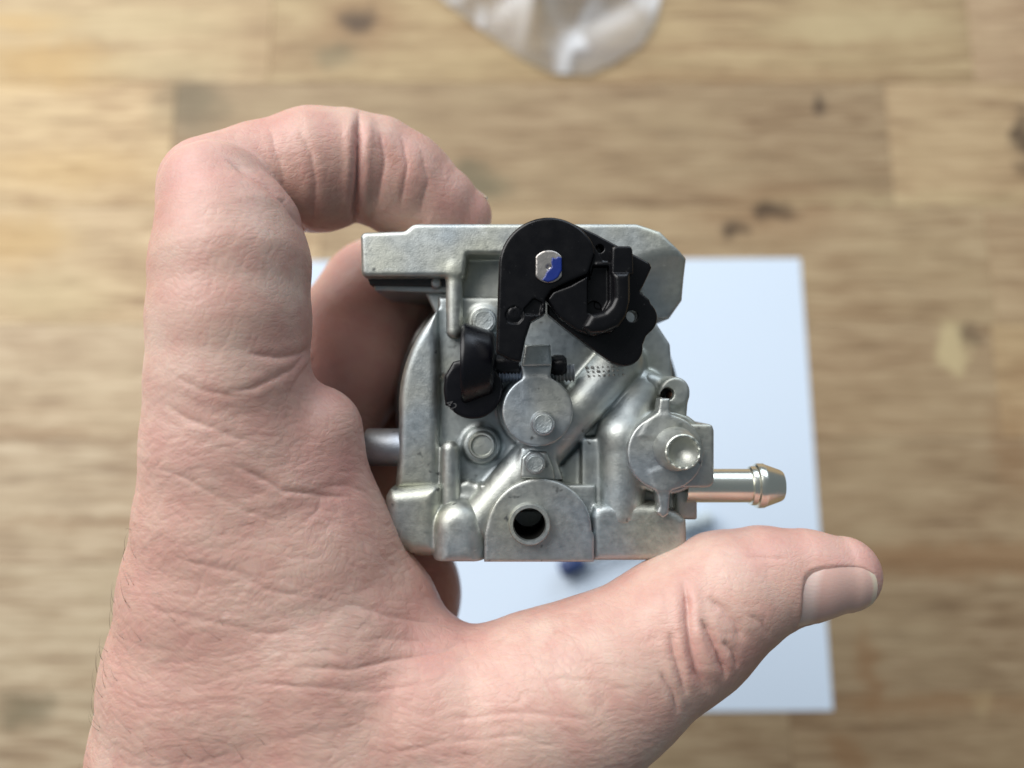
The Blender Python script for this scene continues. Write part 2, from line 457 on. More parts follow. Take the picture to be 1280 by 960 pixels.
    n.l(n.bump(f, 0.0006, 0.6), n.b.inputs['Normal'])
    return n.m
M['plank'] = plank_mat()

def prop_color(o, c): o['tone'] = c
def box_mesh(sx, sy, sz, bev):
    bm = bmesh.new(); bmesh.ops.create_cube(bm, size=1)
    bmesh.ops.scale(bm, vec=(sx, sy, sz), verts=bm.verts)
    bmesh.ops.bevel(bm, geom=bm.edges[:], offset=bev, segments=2, affect='EDGES', profile=0.5)
    me = bpy.data.meshes.new('mesh'); bm.to_mesh(me); bm.free(); return me

bench = bpy.data.objects.new('workbench', None); sc.collection.objects.link(bench)
tag(bench, 'worn pine workbench top glued up from long planks', 'workbench')
row_px = [-210, -52, 103, 257, 405, 548, 705, 865, 1030]
row_y = [table_pt(640, y).y for y in row_px]
row_y = [row_y[0] + 0.056 * k for k in range(5, 0, -1)] + row_y + [row_y[-1] - 0.056 * k for k in range(1, 6)]
row_px = [0] * 5 + row_px + [900] * 5
ends_px = [[-300, 500, 1150], [-200, 340, 1210], [-420, 215, 1112], [-150, 400, 1238], [-380, 640, 1246],
           [-260, 560, 1500], [-420, 330, 1400], [-120, 500, 990]]
ends_px = [[0, 200 + 170 * k] for k in range(5)] + ends_px + [[0, 900 - 150 * k] for k in range(5)]
tones = {(1, 0): (1.02, 1.02, 0.98), (2, 0): (1.2, 1.2, 1.15), (3, 0): (1.18, 1.2, 1.22), (4, 0): (1.14, 1.2, 1.34), (5, 0): (1.12, 1.2, 1.38), (6, 0): (1.08, 1.17, 1.34), (7, 0): (1.02, 1.1, 1.26), (2, 1): (0.76, 0.75, 0.74), (5, 1): (0.8, 0.8, 0.82), (6, 1): (0.74, 0.74, 0.76), (7, 1): (0.78, 0.78, 0.8), (7, 2): (0.74, 0.72, 0.72), (4, 1): (0.84, 0.83, 0.84), (3, 1): (0.88, 0.88, 0.88)}
rng = random.Random(5)
for i in range(len(row_y) - 1):
    y0, y1 = row_y[i], row_y[i + 1]; ym = (row_px[i] + row_px[i + 1]) / 2
    xs = [-0.75] + [table_pt(x, ym).x for x in ends_px[i][1:]] + [0.75]
    for j in range(len(xs) - 1):
        a, b = xs[j], xs[j + 1]
        if b - a < 0.01: continue
        o = link('plank', box_mesh(b - a - 0.00014, abs(y0 - y1) - 0.00014, 0.027, 0.00028), M['plank'], bench)
        o.location = ((a + b) / 2, (y0 + y1) / 2, -0.0135 - rng.random() * 0.0002)
        k = rng.uniform(0.90, 1.0)
        t = tones.get((i - 5, j), (k, k * rng.uniform(0.96, 1.0), k * rng.uniform(0.92, 1.0)))
        o['tone'] = t

def paper():
    tr, br = table_pt(1000, 323), table_pt(1041, 888)
    e = (br - tr).normalized(); side = Vector((e.y, -e.x, 0))
    if side.x > 0: side = -side
    nx, ny = 60, 42; v = []; f = []
    for top in (1, 0):
        for j in range(ny + 1):
            for i in range(nx + 1):
                p = tr + side * (0.297 * i / nx) + e * (0.210 * j / ny)
                z = 0.00018 + 0.00006 * math.sin(i * 0.16 + 1) * math.cos(j * 0.12) + (0.0001 if top else 0)
                v.append((p.x, p.y, z))
    N = (nx + 1) * (ny + 1)
    idx = lambda i, j: j * (nx + 1) + i
    for j in range(ny):
        for i in range(nx):
            q = (idx(i, j), idx(i + 1, j), idx(i + 1, j + 1), idx(i, j + 1))
            f.append(q); f.append(tuple(N + k for k in reversed(q)))
    rim = [idx(i, 0) for i in range(nx)] + [idx(nx, j) for j in range(ny)] + [idx(i, ny) for i in range(nx, 0, -1)] + [idx(0, j) for j in range(ny, 0, -1)]
    for a, b in zip(rim, rim[1:] + rim[:1]): f.append((b, a, N + a, N + b))
    me = mesh_from(v, f)
    bm = bmesh.new(); bm.from_mesh(me); bmesh.ops.recalc_face_normals(bm, faces=bm.faces); bm.to_mesh(me); bm.free()
    me.set_sharp_from_angle(angle=math.radians(30))
    n = NT('white_paper'); set_in(n.b, Base_Color=(0.64, 0.74, 0.86, 1), Roughness=0.8)
    n.b.inputs['Specular IOR Level'].default_value = 0.15
    n.l(n.bump(n.noise(n.coords(), 900, 3), 0.00004, 0.5), n.b.inputs['Normal'])
    tag(link('paper_sheet', me, n.m), 'blank white sheet of paper lying flat on the workbench', 'paper')
paper()

def film():
    # crumpled clear bag: a folded sheet with ridged creases
    rs = np.random.RandomState(4)
    n_ = 110; ang = np.linspace(0, 2 * np.pi, 160, endpoint=False)
    c = table_pt(690, -95); k = (table_pt(691, 0) - table_pt(690, 0)).length
    out = [(545, -4), (600, 38), (650, 74), (690, 94), (735, 96), (768, 80), (800, 60), (818, 32), (826, -4), (832, -80), (800, -180), (690, -230), (580, -190), (520, -80)]
    out = np.array([[table_pt(x, y).x, table_pt(x, y).y] for x, y in out])
    def outline(a):
        # radius of the outline in a direction
        best = 0
        d = np.array([math.cos(a), math.sin(a)]); o_ = np.array([c.x, c.y])
        for i in range(len(out)):
            p, q = out[i] - o_, out[(i + 1) % len(out)] - o_
            den = d[0] * (q[1] - p[1]) - d[1] * (q[0] - p[0])
            if abs(den) < 1e-12: continue
            t = (p[0] * (q[1] - p[1]) - p[1] * (q[0] - p[0])) / den
            s_ = (p[0] * d[1] - p[1] * d[0]) / den
            if t > 0 and 0 <= s_ <= 1: best = max(best, t)
        return best
    rads = [outline(a) for a in ang]; nr = 46
    folds = [(rs.uniform(0, np.pi), rs.uniform(-0.04, 0.04), rs.uniform(0.003, 0.008), rs.uniform(0.003, 0.009)) for _ in range(16)]
    v = []; f = []
    for j in range(nr + 1):
        t = j / nr
        for a, r in zip(ang, rads):
            x, y = c.x + math.cos(a) * r * t, c.y + math.sin(a) * r * t
            z = 0.0
            for th, off, w, h in folds:
                dd = ((x - c.x) * math.cos(th) + (y - c.y) * math.sin(th)) - off
                z += h * math.exp(-abs(dd) / w)
            z = 0.0018 + z * (1 - t**6) + 0.010 * (1 - t**3) * (0.5 + 0.5 * math.sin(x * 90 + 3 * math.sin(y * 60)))
            v.append((x, y, z))
    na = len(ang)
    for j in range(nr):
        for i in range(na):
            f.append((j * na + i, (j + 1) * na + i, (j + 1) * na + (i + 1) % na, j * na + (i + 1) % na))
    me = mesh_from(v, f)
    m = NT('clear_film'); t = m.t; outn = t.nodes['Material Output']
    tr = m.n('ShaderNodeBsdfTransparent'); tr.inputs[0].default_value = (0.93, 0.94, 0.96, 1)
    set_in(m.b, Base_Color=(0.92, 0.93, 0.95, 1), Roughness=0.15)
    lw = m.n('ShaderNodeLayerWeight'); lw.inputs['Blend'].default_value = 0.35
    mx = m.n('ShaderNodeMixShader')
    fold = m.math('MULTIPLY', m.ramp(m.noise(m.coords((1, 1, 0)), 24, 2, 0.5, 2.0), [(0.52, (0, 0, 0)), (0.66, (1, 1, 1))]), 0.5)
    m.l(m.math('ADD', fold, m.math('ADD', m.math('MULTIPLY', lw.outputs['Facing'], 0.9), 0.17), clamp=True), mx.inputs[0])
    m.l(tr.outputs[0], mx.inputs[1]); m.l(m.b.outputs[0], mx.inputs[2]); m.l(mx.outputs[0], outn.inputs['Surface'])
    tag(link('plastic_bag', me, m.m), 'crumpled clear plastic bag lying at the back of the workbench', 'bag')
film()

def small_tool():
    root = bpy.data.objects.new('small_tool', None); sc.collection.objects.link(root)
    a = table_pt(699, 712, 0.006); b = table_pt(888, 646, 0.006)
    root.location = a; tag(root, 'small tool with a blue end lying on the white paper', 'tool')
    L = (b - a).length * 1000; dv = (b - a).normalized()
    M['bluegrip'] = simple('blue_grip', (0.015, 0.035, 0.12), 0.4)
    M['clear_grip'] = simple('pale_grip', (0.45, 0.52, 0.56), 0.25)
    lathe('grip', [(0, 0), (3.0, 0.2), (4.0, 1.5), (4.2, 6), (3.4, 9), (3.4, 12), (0, 12)], (0, 0, 0), dv, M['bluegrip'], root, 20)
    lathe('shank', [(0, 11), (1.6, 11), (1.6, L - 14), (0, L - 14)], (0, 0, 0), dv, M['steel'], root, 16)
    lathe('tip', [(0, L - 15), (3.2, L - 15), (3.4, L - 10), (2.4, L - 9), (2.4, L - 7), (3.6, L - 6), (3.8, L), (0, L)], (0, 0, 0), dv, M['clear_grip'], root, 20)
small_tool()

# ------------------------------------------------------------------ carburetor
carb = bpy.data.objects.new('carburetor', None); sc.collection.objects.link(carb)
carb.location = O; carb.rotation_euler = (TILT, 0, 0)
tag(carb, 'small cast aluminium engine carburetor with black plastic lever, held in the hand', 'carburetor')

# main casting
g = field_px(478, 905, 330, 650, -32, 0, 0.30)
g.cyl(672, 508, 171, -32, -15, 0.8, 0.0)
g.prism(arc(672, 508, 175, 136, 184, 20) + [(496, 570), (493, 612), (549, 612)], -26, -8.0, 1.6, 0.3)
g.prism([(549, 372), (800, 372), (838, 430), (845, 520), (845, 640), (549, 640)], -26, -11.0, 0.6, 0.6)
g.prism([(549, 372), (640, 372), (640, 400), (600, 430), (580, 470), (549, 470)], -24, -10.4, 0.6, 1.2)
# diagonal passage
g.cone(V(585, 665, -8.5), V(775, 452, -9.0), 27 * S(-8), 29 * S(-8), 1.4)
# upright passage on the right
g.cone(V(806, 486, -10.5), V(778, 545, -8.5), 24 * S(-9), 30 * S(-9), 1.0)
g.cone(V(778, 545, -8.5), V(776, 640, -8.5), 31 * S(-9), 29 * S(-9), 1.0)
# square rib beside it
g.prism([(727, 548), (752, 548), (752, 632), (727, 632)], -20, -7.2, 0.5, 0.7)
g.prism([(700, 585), (730, 552), (730, 630), (700, 630)], -20, -9.2, 0.5, 0.9)
# tall small rib on the left
g.cone(V(563, 562, -8.8), V(563, 650, -8.8), 12 * S(-8), 13.5 * S(-8), 0.9)
# floor mound, ledges and pockets around the screws
g.cyl(602, 557, 24, -20, -9.2, 0.8, 1.0)
g.cyl(672, 512, 50, -20, -8.0, 0.8, 0.9)
g.cyl(605, 402, 20, -20, -9.8, 0.6, 0.9)
g.cyl(834, 566, 53, -20, -5.2, 0.8, 0.8)
g.prism([(652, 560), (690, 558), (704, 600), (645, 604)], -20, -5.0, 0.6, 0.9)
g.prism([(845, 612), (872, 612), (872, 650), (845, 650)], -24, -9.0, 0.5, 0.5)
g.cyl(790, 452, 18, -22, -9.5, 0.6, 1.2)
def surf_z(fl, x, y):
    i, j = int(round((x - fl.lo[0]) / fl.h)), int(round((y - fl.lo[1]) / fl.h))
    k = np.where(fl.f[i, j] < 0)[0]
    return fl.ax[2][k.max()] + fl.h * 0.5
mark_pos = []
for a in range(8):
    for b in range(3):
        c = V(735 + a * 6.0 + b * 0.6, 460 + b * 5.2 - a * 0.35, -6.0)
        mark_pos.append((c[0], c[1], surf_z(g, c[0], c[1])))
field_obj('body', g, M['cast'], carb)

# float bowl behind the body
c = V(672, 508, -30); r = 178 * S(-30)
lathe('float_bowl', [(r * 0.98, 0), (r, -0.4), (r, -2.4), (r * 0.965, -2.8), (r * 0.955, -14), (r * 0.90, -18), (r * 0.78, -20), (5, -20.4), (5, -23), (0, -23)],
      c, (0, 0, 1), M['bowl'], carb, 72)

# engine-side flange (top)
g = field_px(440, 870, 270, 440, -42, -4, 0.32)
g.prism([(450, 294), (454, 290), (506, 288), (514, 281), (520, 279), (796, 279), (826, 289), (860, 322), (860, 372), (844, 396), (812, 396), (800, 346), (640, 346), (640, 318), (584, 318), (580, 345), (455, 346), (451, 342)], -42, -7.0, 0.8, 0.0)
g.prism([(575, 322), (812, 322), (812, 392), (575, 384)], -30, -12.5, 0.6, 0.6)
g.cone(V(568, 335, -8.6), V(568, 414, -8.9), 11 * S(-8), 10.5 * S(-8), 0.8)
g.prism([(560, 340), (577, 340), (577, 418), (560, 418)], -22, -9.0, 0.6, 0.5)
g.prism([(520, 344), (566, 344), (566, 395), (545, 395)], -30, -13.5, 0.6, 0.6)
# sloped pocket in the face above the lever's left side
for i in range(6):
    g.cone(V(592 + i * 6, 322 + 0 * i, -2.5), V(640, 322, -2.5), 16 * S(-6), 16 * S(-6), 0.5, 'sub')
g.cone(V(890, 430, 14.9), V(1100, 430, 14.9), 28, 28, 0.8, 'sub')
field_obj('mounting_flange', g, M['cast'], carb)
# gasket and spacer under it
g = field_px(455, 640, 335, 385, -40, -8, 0.35)
g.prism([(456, 340), (566, 340), (566, 358), (462, 356)], -38, -10.5, 0.4, 0)
field_obj('gasket', g, M['dark'], carb)
g = field_px(455, 640, 335, 390, -40, -8, 0.35)
g.prism([(466, 352), (566, 352), (566, 367), (468, 364)], -36, -12.0, 0.4, 0)
g.cyl(545, 353, 7, -14, -9.8, 0.4, 0.3)
field_obj('spacer', g, M['cast_dull'], carb)

# air-cleaner flange (bottom)
g = field_px(478, 868, 585, 712, -42, 0, 0.30)
g.prism([(480, 622), (486, 612), (546, 606), (550, 612), (550, 697), (512, 695), (495, 685), (481, 664)], -40, -5.6, 2.6, 0.3)
g.prism([(500, 660), (850, 660), (850, 702), (520, 700)], -42, -9.0, 0.6, 0.6)
yb = V(573, 700, -4)[1]
g.prism(arc(573, 662, 33.5, 180, 0, 20) + [(606.5, 715), (539.5, 715)], -30, -3.8, 3.4, 0.35)
g.prism([(600, 606), (745, 606), (745, 703), (600, 703)], -40, -6.5, 0.5, 0.6)
g.prism([(740, 645), (744, 634), (756, 631), (822, 631), (846, 640), (859, 650), (860, 682), (848, 698), (836, 703), (740, 703)], -40, -4.6, 1.5, 0.5)
g.prism([(545, 612), (585, 600), (612, 612), (608, 650), (545, 650)], -24, -8.6, 1.0, 1.6)
g.cut_half(1, V(640, 703, -4)[1], -1, 0.4)
g.cyl(662, 656, 23.5, -22, -1.6, 0.0, 0.0, 'sub')
field_obj('air_cleaner_flange', g, M['cast'], carb)

# D-shaped front plate with its bore
g = field_px(595, 755, 590, 712, -8, 0, 0.24)
g.prism([(605, 703)] + [(605, 668)] + arc(674, 664, 66, 168, 0, 26) + [(743, 670), (743, 703)], -7.5, -3.6, 0.5, 0.0)
g.cyl(662, 656, 23.5, -10, -1.6, 0, 0, 'sub')
field_obj('front_plate', g, M['cast_dull'], carb)
cb = V(662, 656, -1.6); s0 = S(-1.6)
lathe('inlet_tube', [(27 * s0, -4), (26.5 * s0, -0.3), (25 * s0, 0), (21 * s0, 0), (19.8 * s0, -0.5), (19.8 * s0, -0.8)], cb, (0, 0, 1), M['cast'], carb, 44)
lathe('shaded_bore_lining', [(20.6 * s0, -0.8), (19.7 * s0, -0.8), (19.7 * s0, -15.5), (0, -15.6)], cb, (0, 0, 1), M['hole'], carb, 36)  # lining blackened to stand for the shade down the bore

# round cover plate with a broken casting tab
g = field_px(622, 725, 425, 565, -10, 2, 0.22)
g.cyl(672, 514, 44.5, -7, -2.2, 0.35, 0.0)
g.prism([(652, 500), (653, 468), (651, 455), (690, 455), (688, 470), (694, 500)], -7, -2.4, 0.4, 0.5)
field_obj('cover_plate', g, M['cast_dull'], carb)
g = field_px(645, 700, 422, 465, -8, 2, 0.2)
g.prism([(656, 431), (688, 430), (690, 457), (652, 458)], -7, -1.6, 0.5, 0.0)
field_obj('casting_tab', g, M['broken'], carb)
def boss(name, px, py, rpx, z1, h, mat, flare=1.08, parent=carb):
    c = V(px, py, z1); r = rpx * S(z1)
    o = lathe(name, [(r * flare * 1.12, -h), (r * flare, -h + 0.5), (r * 1.01, -0.6), (r * 0.98, -0.25), (r * 0.88, 0), (0, 0.0)], c, (0, 0, 1), mat, parent)
    tip = lathe('worn_tip', [(r * 0.80, -0.02), (r * 0.74, 0.18), (r * 0.4, 0.10), (0, 0.14)], c, (0, 0, 1), M['broken'], o)
    return o
boss('pin', 679, 530, 15, 1.6, 5.0, M['cast_dull'])
g = field_px(640, 705, 555, 612, -8, 2, 0.22)
g.prism([(652, 572), (662, 563), (684, 565), (692, 586), (694, 600), (650, 598)], -7, -3.9, 0.5, 0.0)
field_obj('lug', g, M['cast'], carb)
boss('pin', 669, 580, 13, -1.2, 4.0, M['cast_dull'])
# screws pressed into the body
c = V(602, 557, -5.4); r = 17 * S(-5.4)
sw = lathe('screw', [(r * 1.05, -4.5), (r, -0.4), (r * 0.92, 0), (r * 0.80, 0), (r * 0.72, -0.5), (0, -0.4)], c, (0, 0, 1), M['cast'], carb)
boss('pin', 605, 401, 16, -7.2, 3.5, M['cast'], 1.02)

# right-hand cover with tabs
g = field_px(770, 905, 485, 655, -8, 2, 0.22)
g.prism(arc(832, 566, 48, 0, 360, 48), -6, -1.8, 0.35, 0.0)
g.prism([(800, 545), (812, 525), (823, 514), (825, 498), (838, 498), (838, 520), (850, 530), (840, 550)], -6, -1.8, 0.35, 0.8)
g.prism([(812, 590), (822, 618), (824, 634), (821, 641), (829, 648), (836, 643), (838, 612), (852, 600), (840, 580)], -6, -1.8, 0.35, 0.8)
field_obj('side_cover', g, M['cast_dull'], carb)
c = V(854, 565, 4.4); s0 = S(4.4); r = 22.5 * s0
stub = lathe('hollow_stub', [(r * 1.32, -6.3), (r * 1.26, -5.4), (r * 1.03, -0.7), (r * 0.98, 0), (r * 0.84, 0.05), (r * 0.70, -0.8), (r * 0.4, -1.7), (0, -2.0)], c, (0, 0, 1), M['cast_dull'], carb, 56)
rim_v = []; rs = np.random.RandomState(2)
prof = []
o = lathe('worn_rim', [(r * 1.0, -0.55), (r * 1.0, 0.02), (r * 0.93, 0.16), (r * 0.84, 0.08), (r * 0.78, -0.35)], c, (0, 0, 1), M['broken'], stub, 64)
for v in o.data.vertices:
    a = math.atan2(v.co.y - c[1] * .001, v.co.x - c[0] * .001)
    v.co.z += 0.00012 * math.sin(9 * a + 1.3) * math.sin(23 * a) + rs.uniform(-1, 1) * 0.00005
# square block behind it, eyelet with screw, hose fitting
g = field_px(835, 905, 520, 660, -20, 0, 0.25)
g.prism([(842, 530), (886, 530), (891, 532), (893, 538), (893, 602), (890, 608), (884, 610), (842, 610)], -16, -4.0, 0.5, 0.0)
field_obj('inlet_block', g, M['cast_dull'], carb)
g = field_px(815, 880, 455, 545, -16, 0, 0.24)
g.cyl(844, 490, 19, -13, -5.0, 0.6, 0.0)
g.prism([(828, 495), (861, 495), (858, 532), (830, 532)], -13, -5.4, 0.6, 0.6)
g.cone(V(812, 478, -9), V(846, 487, -9), 12 * S(-9), 12 * S(-9), 1.0)
g.cyl(845, 493, 8.4, -11, 2, 0, 0.2, 'sub')
field_obj('eyelet', g, M['cast'], carb)
c = V(845, 494, -6.6); r = 8.6 * S(-6.6)
lathe('screw', [(r, -3), (r, -0.8), (r * 0.7, -0.15), (r * 0.3, 0), (0, 0)], c, (0, 0, 1), M['rust'], carb, 24)
zc = -9.5; c = V(870, 607, zc); s0 = S(zc)
lathe('hose_fitting', [(0, -2), (21 * s0, -2), (21 * s0, 66 * s0), (24 * s0, 67 * s0), (24.5 * s0, 70 * s0), (24.5 * s0, 73 * s0), (27.5 * s0, 74.5 * s0), (28 * s0, 77 * s0), (28 * s0, 83 * s0), (27 * s0, 84.5 * s0), (19.5 * s0, 105 * s0), (18 * s0, 107 * s0), (14 * s0, 107 * s0), (13 * s0, 100 * s0), (0, 98 * s0)],
      c, (1, 0, 0), M['zinc'], carb, 48)
zc = -12; c = V(458, 559, zc); s0 = S(zc)
lathe('vent_pipe', [(0, 0.3), (14 * s0, 0.3), (15 * s0, 0), (22 * s0, 0), (23.5 * s0, 0.4), (23.5 * s0, 62 * s0), (0, 62 * s0)], c, (1, 0, 0), M['steel'], carb, 40)

# cast row of small raised points on the passage
vv = []; ff = []
for c in mark_pos:
    c = np.array(c); k = len(vv); q = 0.34
    for dx, dy in ((-q, -q), (q, -q), (q, q), (-q, q)): vv.append((c + np.array([dx, dy, -0.5])) * .001)
    vv.append((c + np.array([0, 0, 0.45])) * .001)
    ff += [(k, k + 1, k + 4), (k + 1, k + 2, k + 4), (k + 2, k + 3, k + 4), (k + 3, k, k + 4)]
link('cast_marking', mesh_from(vv, ff, False), M['shaft'], carb)

# idle adjuster: black knob with a grip, threaded spindle
g = field_px(545, 665, 395, 535, -10, 4, 0.24)
g.cyl(591, 487, 37, -8, -3.4, 0.5, 0.0)
g.prism([(555, 470), (566, 452), (582, 448), (582, 500), (556, 508)], -8, -3.4, 0.6, 0.3)
knob = field_obj('adjuster_knob', g, M['knob'], carb)
c = V(579, 456, -6.4); s0 = S(-6.4)
grip = lathe('grip', [(0, 0.1), (40 * s0, 0.1), (42 * s0, -0.1), (50 * s0, -0.1), (51.5 * s0, 0.15), (52 * s0, 0.7), (43 * s0, 33 * s0), (41 * s0, 37 * s0), (37 * s0, 39.5 * s0), (18 * s0, 40 * s0), (15 * s0, 42 * s0), (15 * s0, 70 * s0), (0, 70 * s0)], c, (1, 0, 0), M['knob'], knob, 64)
def text_mesh(s, size, depth):
    cu = bpy.data.curves.new('txt', 'FONT'); cu.body = s; cu.size = size; cu.extrude = depth
    cu.align_x = 'CENTER'; cu.align_y = 'CENTER'
    t = bpy.data.objects.new('txt', cu); sc.collection.objects.link(t)
    bpy.context.view_layer.update()
    me = bpy.data.meshes.new_from_object(t.evaluated_get(bpy.context.evaluated_depsgraph_get()))
    bpy.data.objects.remove(t); bpy.data.curves.remove(cu); return me
o = link('raised_number', text_mesh('42', 0.0019, 0.00005), M['scuff'], knob)
o.location = V(564, 507, -3.37) * .001; o.rotation_euler = (0, 0, math.radians(-38))
prof = [(0, 0)]
for i in range(22):
    prof += [(1.25, i * 0.62), (1.62, i * 0.62 + 0.31)]
prof += [(0, 22 * 0.62)]
lathe('threaded_spindle', prof, V(622, 468, -6.4), (1, 0.02, 0), M['steel'], carb, 28)
lathe('spindle_end', [(0, 0), (1.6, 0.1), (1.9, 0.6), (1.9, 2.2), (1.3, 2.8), (0, 2.8)], V(688, 457, -5.8), (1, 0, 0), M['knob'], carb, 28)

# black choke lever
lever = bpy.data.objects.new('choke_lever', None); sc.collection.objects.link(lever); lever.parent = carb
g = field_px(610, 765, 262, 465, -3, 10, 0.22)
hub = arc(686, 334, 63, 182, 28, 34) + [(744, 318), (736, 342), (712, 352), (690, 362), (682, 374), (682, 392), (664, 402), (657, 424), (651, 453), (640, 451), (620, 441), (621, 400)]
g.prism(hub, 0.5, 5.2, 0.55, 0.0)
g.cyl(643, 392, 11.5, 4.9, 8, 0, 0.0, 'sub'); g.cyl(643, 392, 8.6, 2, 5.15, 0.1, 0.0)
g.prism([(655, 384), (668, 370), (679, 376), (676, 392), (656, 391)], 4.4, 8, 0.1, 0.2, 'sub')
hubo = field_obj('lever_hub', g, M['plastic'], lever)
o = link('raised_mark', text_mesh('0', 0.0019, 0.00005), M['plastic'], hubo); o.location = V(643, 392, 5.17) * .001; o.rotation_euler = (0, 0, math.radians(-8))
g = field_px(675, 832, 270, 470, -8, 8, 0.22)
back = [(700, 276), (712, 277), (745, 292), (812, 328), (815, 334), (804, 358), (800, 364)] + [(812, 374)] + arc(799, 397, 23, 50, -40, 10) + [(808, 420), (805, 428)] + arc(781, 435, 23, 10, -100, 14) + [(765, 454), (740, 436), (706, 410), (684, 392), (684, 330)]
g.prism(back, -1.5, 2.2, 0.45, 0.0)
g.cyl(797, 391, 7.5, -6, 8, 0, 0.15, 'sub'); g.cyl(755, 303, 5.5, 0, 8, 0, 0.1, 'sub')
field_obj('lever_plate', g, M['plastic'], lever)
g = field_px(675, 812, 290, 430, -1, 10, 0.22)
g.prism([(682, 374), (690, 363), (712, 355), (733, 343), (738, 348), (742, 326), (760, 324), (785, 338), (786, 382), (780, 400), (766, 415), (742, 420), (722, 414), (700, 398)], 0.5, 4.6, 0.75, 0.0)
g.prism([(738, 345), (744, 327), (766, 327), (766, 372), (756, 392), (738, 388)], 2.8, 9, 0.1, 0.2, 'sub')
g.cyl(748, 381, 9.5, 0.8, 9, 0.0, 0.1, 'sub'); g.cyl(748, 381, 6, 0.5, 2.4, 0.1, 0.0)
g.prism([(731, 308), (741, 304), (755, 326), (742, 330), (738, 346)], 0.5, 4.4, 0.2, 0.1)
field_obj('lever_arm', g, M['plastic'], lever)
g = field_px(720, 802, 300, 430, 0, 14, 0.22)
g.prism([(765, 309), (769, 307), (788, 307), (791, 311), (792, 342), (764, 342)], 2.0, 6.4, 0.4, 0.0)
cen = [(779, 342), (779, 368)] + arc(752, 372, 27, 0, -60, 6) + [(752, 401), (740, 406), (732, 412)]
left = [(766, 340), (767, 372), (763, 381), (756, 388), (746, 391), (738, 392), (728, 409)]
right = [(738, 417), (756, 416), (774, 408), (784, 394), (788, 376), (788, 340)]
g.prism(left + right, 2.0, 7.4, 1.1, 0.0)
field_obj('hook', g, M['plastic'], lever)
# shaft end with a dab of blue paint
c = V(686, 333, 5.5); s0 = S(5.5)
pts = []
for i in range(48):
    a = 2 * math.pi * i / 48
    x = max(-16.5, min(16.5, 20.5 * math.cos(a))); y = 20.5 * math.sin(a)
    pts.append((686 + x, 333 - y))
g = field_px(665, 707, 308, 358, 3, 6, 0.16)
g.prism(pts, 3.0, 5.55, 0.15, 0)
g.cyl(687, 331, 3.2, 5.2, 8, 0, 0.15, 'sub')
shaft = field_obj('shaft_end', g, M['shaft'], lever)
g = field_px(670, 707, 315, 358, 4, 6.5, 0.14)
g.prism([(690, 321), (694, 323), (698, 320), (702.4, 322), (702.5, 338), (698, 347), (692, 351), (685, 353), (677, 350), (681, 345), (683, 340), (687, 336), (690, 333), (689, 327)], 5.3, 5.72, 0.12, 0)
field_obj('paint_dab', g, M['bluepaint'], shaft)

# ------------------------------------------------------------------ hand
def node(px, py, rpx, ztop=None, z=None):
    """joint sphere: pixel position and radius; ztop = height of its near surface, or z = its centre"""
    if z is None:
        z = ztop - rpx * S(ztop - 10)
    return V(px, py, z), rpx * S(z)

h = 0.55
lo = np.array([-84.0, -118.0, -84.0]); hi = np.array([70.0, 54.0, 20.0])
g = Field(lo, hi, h); g2 = Field(lo, hi, h)
def limb(nodes, k_in, k_out, *more):
    """one run of joints (or several) smoothed within itself, then melted into the hand"""
    g2.f[:] = 50
    for ns in (nodes,) + more: g2.chain(ns, k_in)
    g.f = smin(g.f, g2.f, k_out)
# wrist and back of the hand
limb([node(370, 1480, 205, 8), node(345, 1200, 225, 9), node(327, 1050, 206, 10), node(308, 940, 181, 11), node(298, 840, 157, 11.5), node(294, 740, 134, 12), node(292, 650, 114, 12.5), node(288, 560, 100, 13)], 2, 2)
limb([node(600, 1480, 160, 4), node(560, 1250, 190, 6), node(470, 1080, 200, 10), node(430, 950, 180, 12), node(400, 820, 150, 13), node(370, 700, 120, 12), node(345, 620, 95, 11)], 2, 6)
# web between index and thumb
limb([node(393, 540, 61, z=-4), node(408, 610, 52, z=-6), node(440, 680, 48, z=-8), node(486, 752, 50, z=-9), node(520, 830, 56, z=-6), node(530, 880, 80, z=-2)], 2, 5)
limb([node(450, 920, 135, 13), node(540, 905, 112, 12.5), node(640, 892, 106, 12), node(730, 866, 104, 11.5)], 2, 6)
# thumb
limb([node(520, 1060, 170, 12), node(610, 950, 138, 12.5), node(700, 878, 108, 12), node(780, 834, 97, 10), node(830, 800, 92, 9), node(860, 780, 90, 8.5), node(908, 744, 79, 7.5), node(955, 726, 66, 5.5), node(1005, 720, 57, 4), node(1052, 718, 48, 2.5)], 1.5, 5)
g.cone(V(862, 842, -4), V(858, 853, -4), 32 * S(-4), 30 * S(-4), 1.2)
# index finger
limb([node(288, 560, 100, 13), node(288, 480, 98, 13.5), node(289, 400, 97, 13.5), node(290, 330, 95, 12.5), node(287, 290, 86, 10.5), node(272, 250, 72, 8)], 1.5, 3)
limb([node(268, 240, 68, z=-8), node(330, 224, 68, z=-13), node(395, 213, 75, z=-15), node(432, 208, 70, z=-16)], 1.2, 0.7,
     [node(470, 213, 67, z=-18), node(505, 232, 64, z=-19), node(545, 256, 53, z=-20), node(580, 270, 35, z=-21)])
# middle finger, curled behind the bowl
limb([node(330, 640, 105, z=-26), node(375, 530, 92, z=-32), node(428, 448, 85, z=-38), node(472, 384, 78, z=-44)], 2, 3,
     [node(478, 374, 77, z=-46), node(540, 350, 70, z=-56), node(590, 360, 64, z=-61)],
     [node(595, 355, 62, z=-62), node(650, 400, 56, z=-64), node(690, 440, 48, z=-63)])
# ring finger
limb([node(340, 720, 110, z=-34), node(390, 610, 92, z=-46), node(450, 510, 80, z=-56), node(500, 470, 72, z=-62)], 2, 2,
     [node(505, 468, 70, z=-63), node(580, 470, 62, z=-69), node(660, 500, 54, z=-68), node(700, 520, 46, z=-66)])
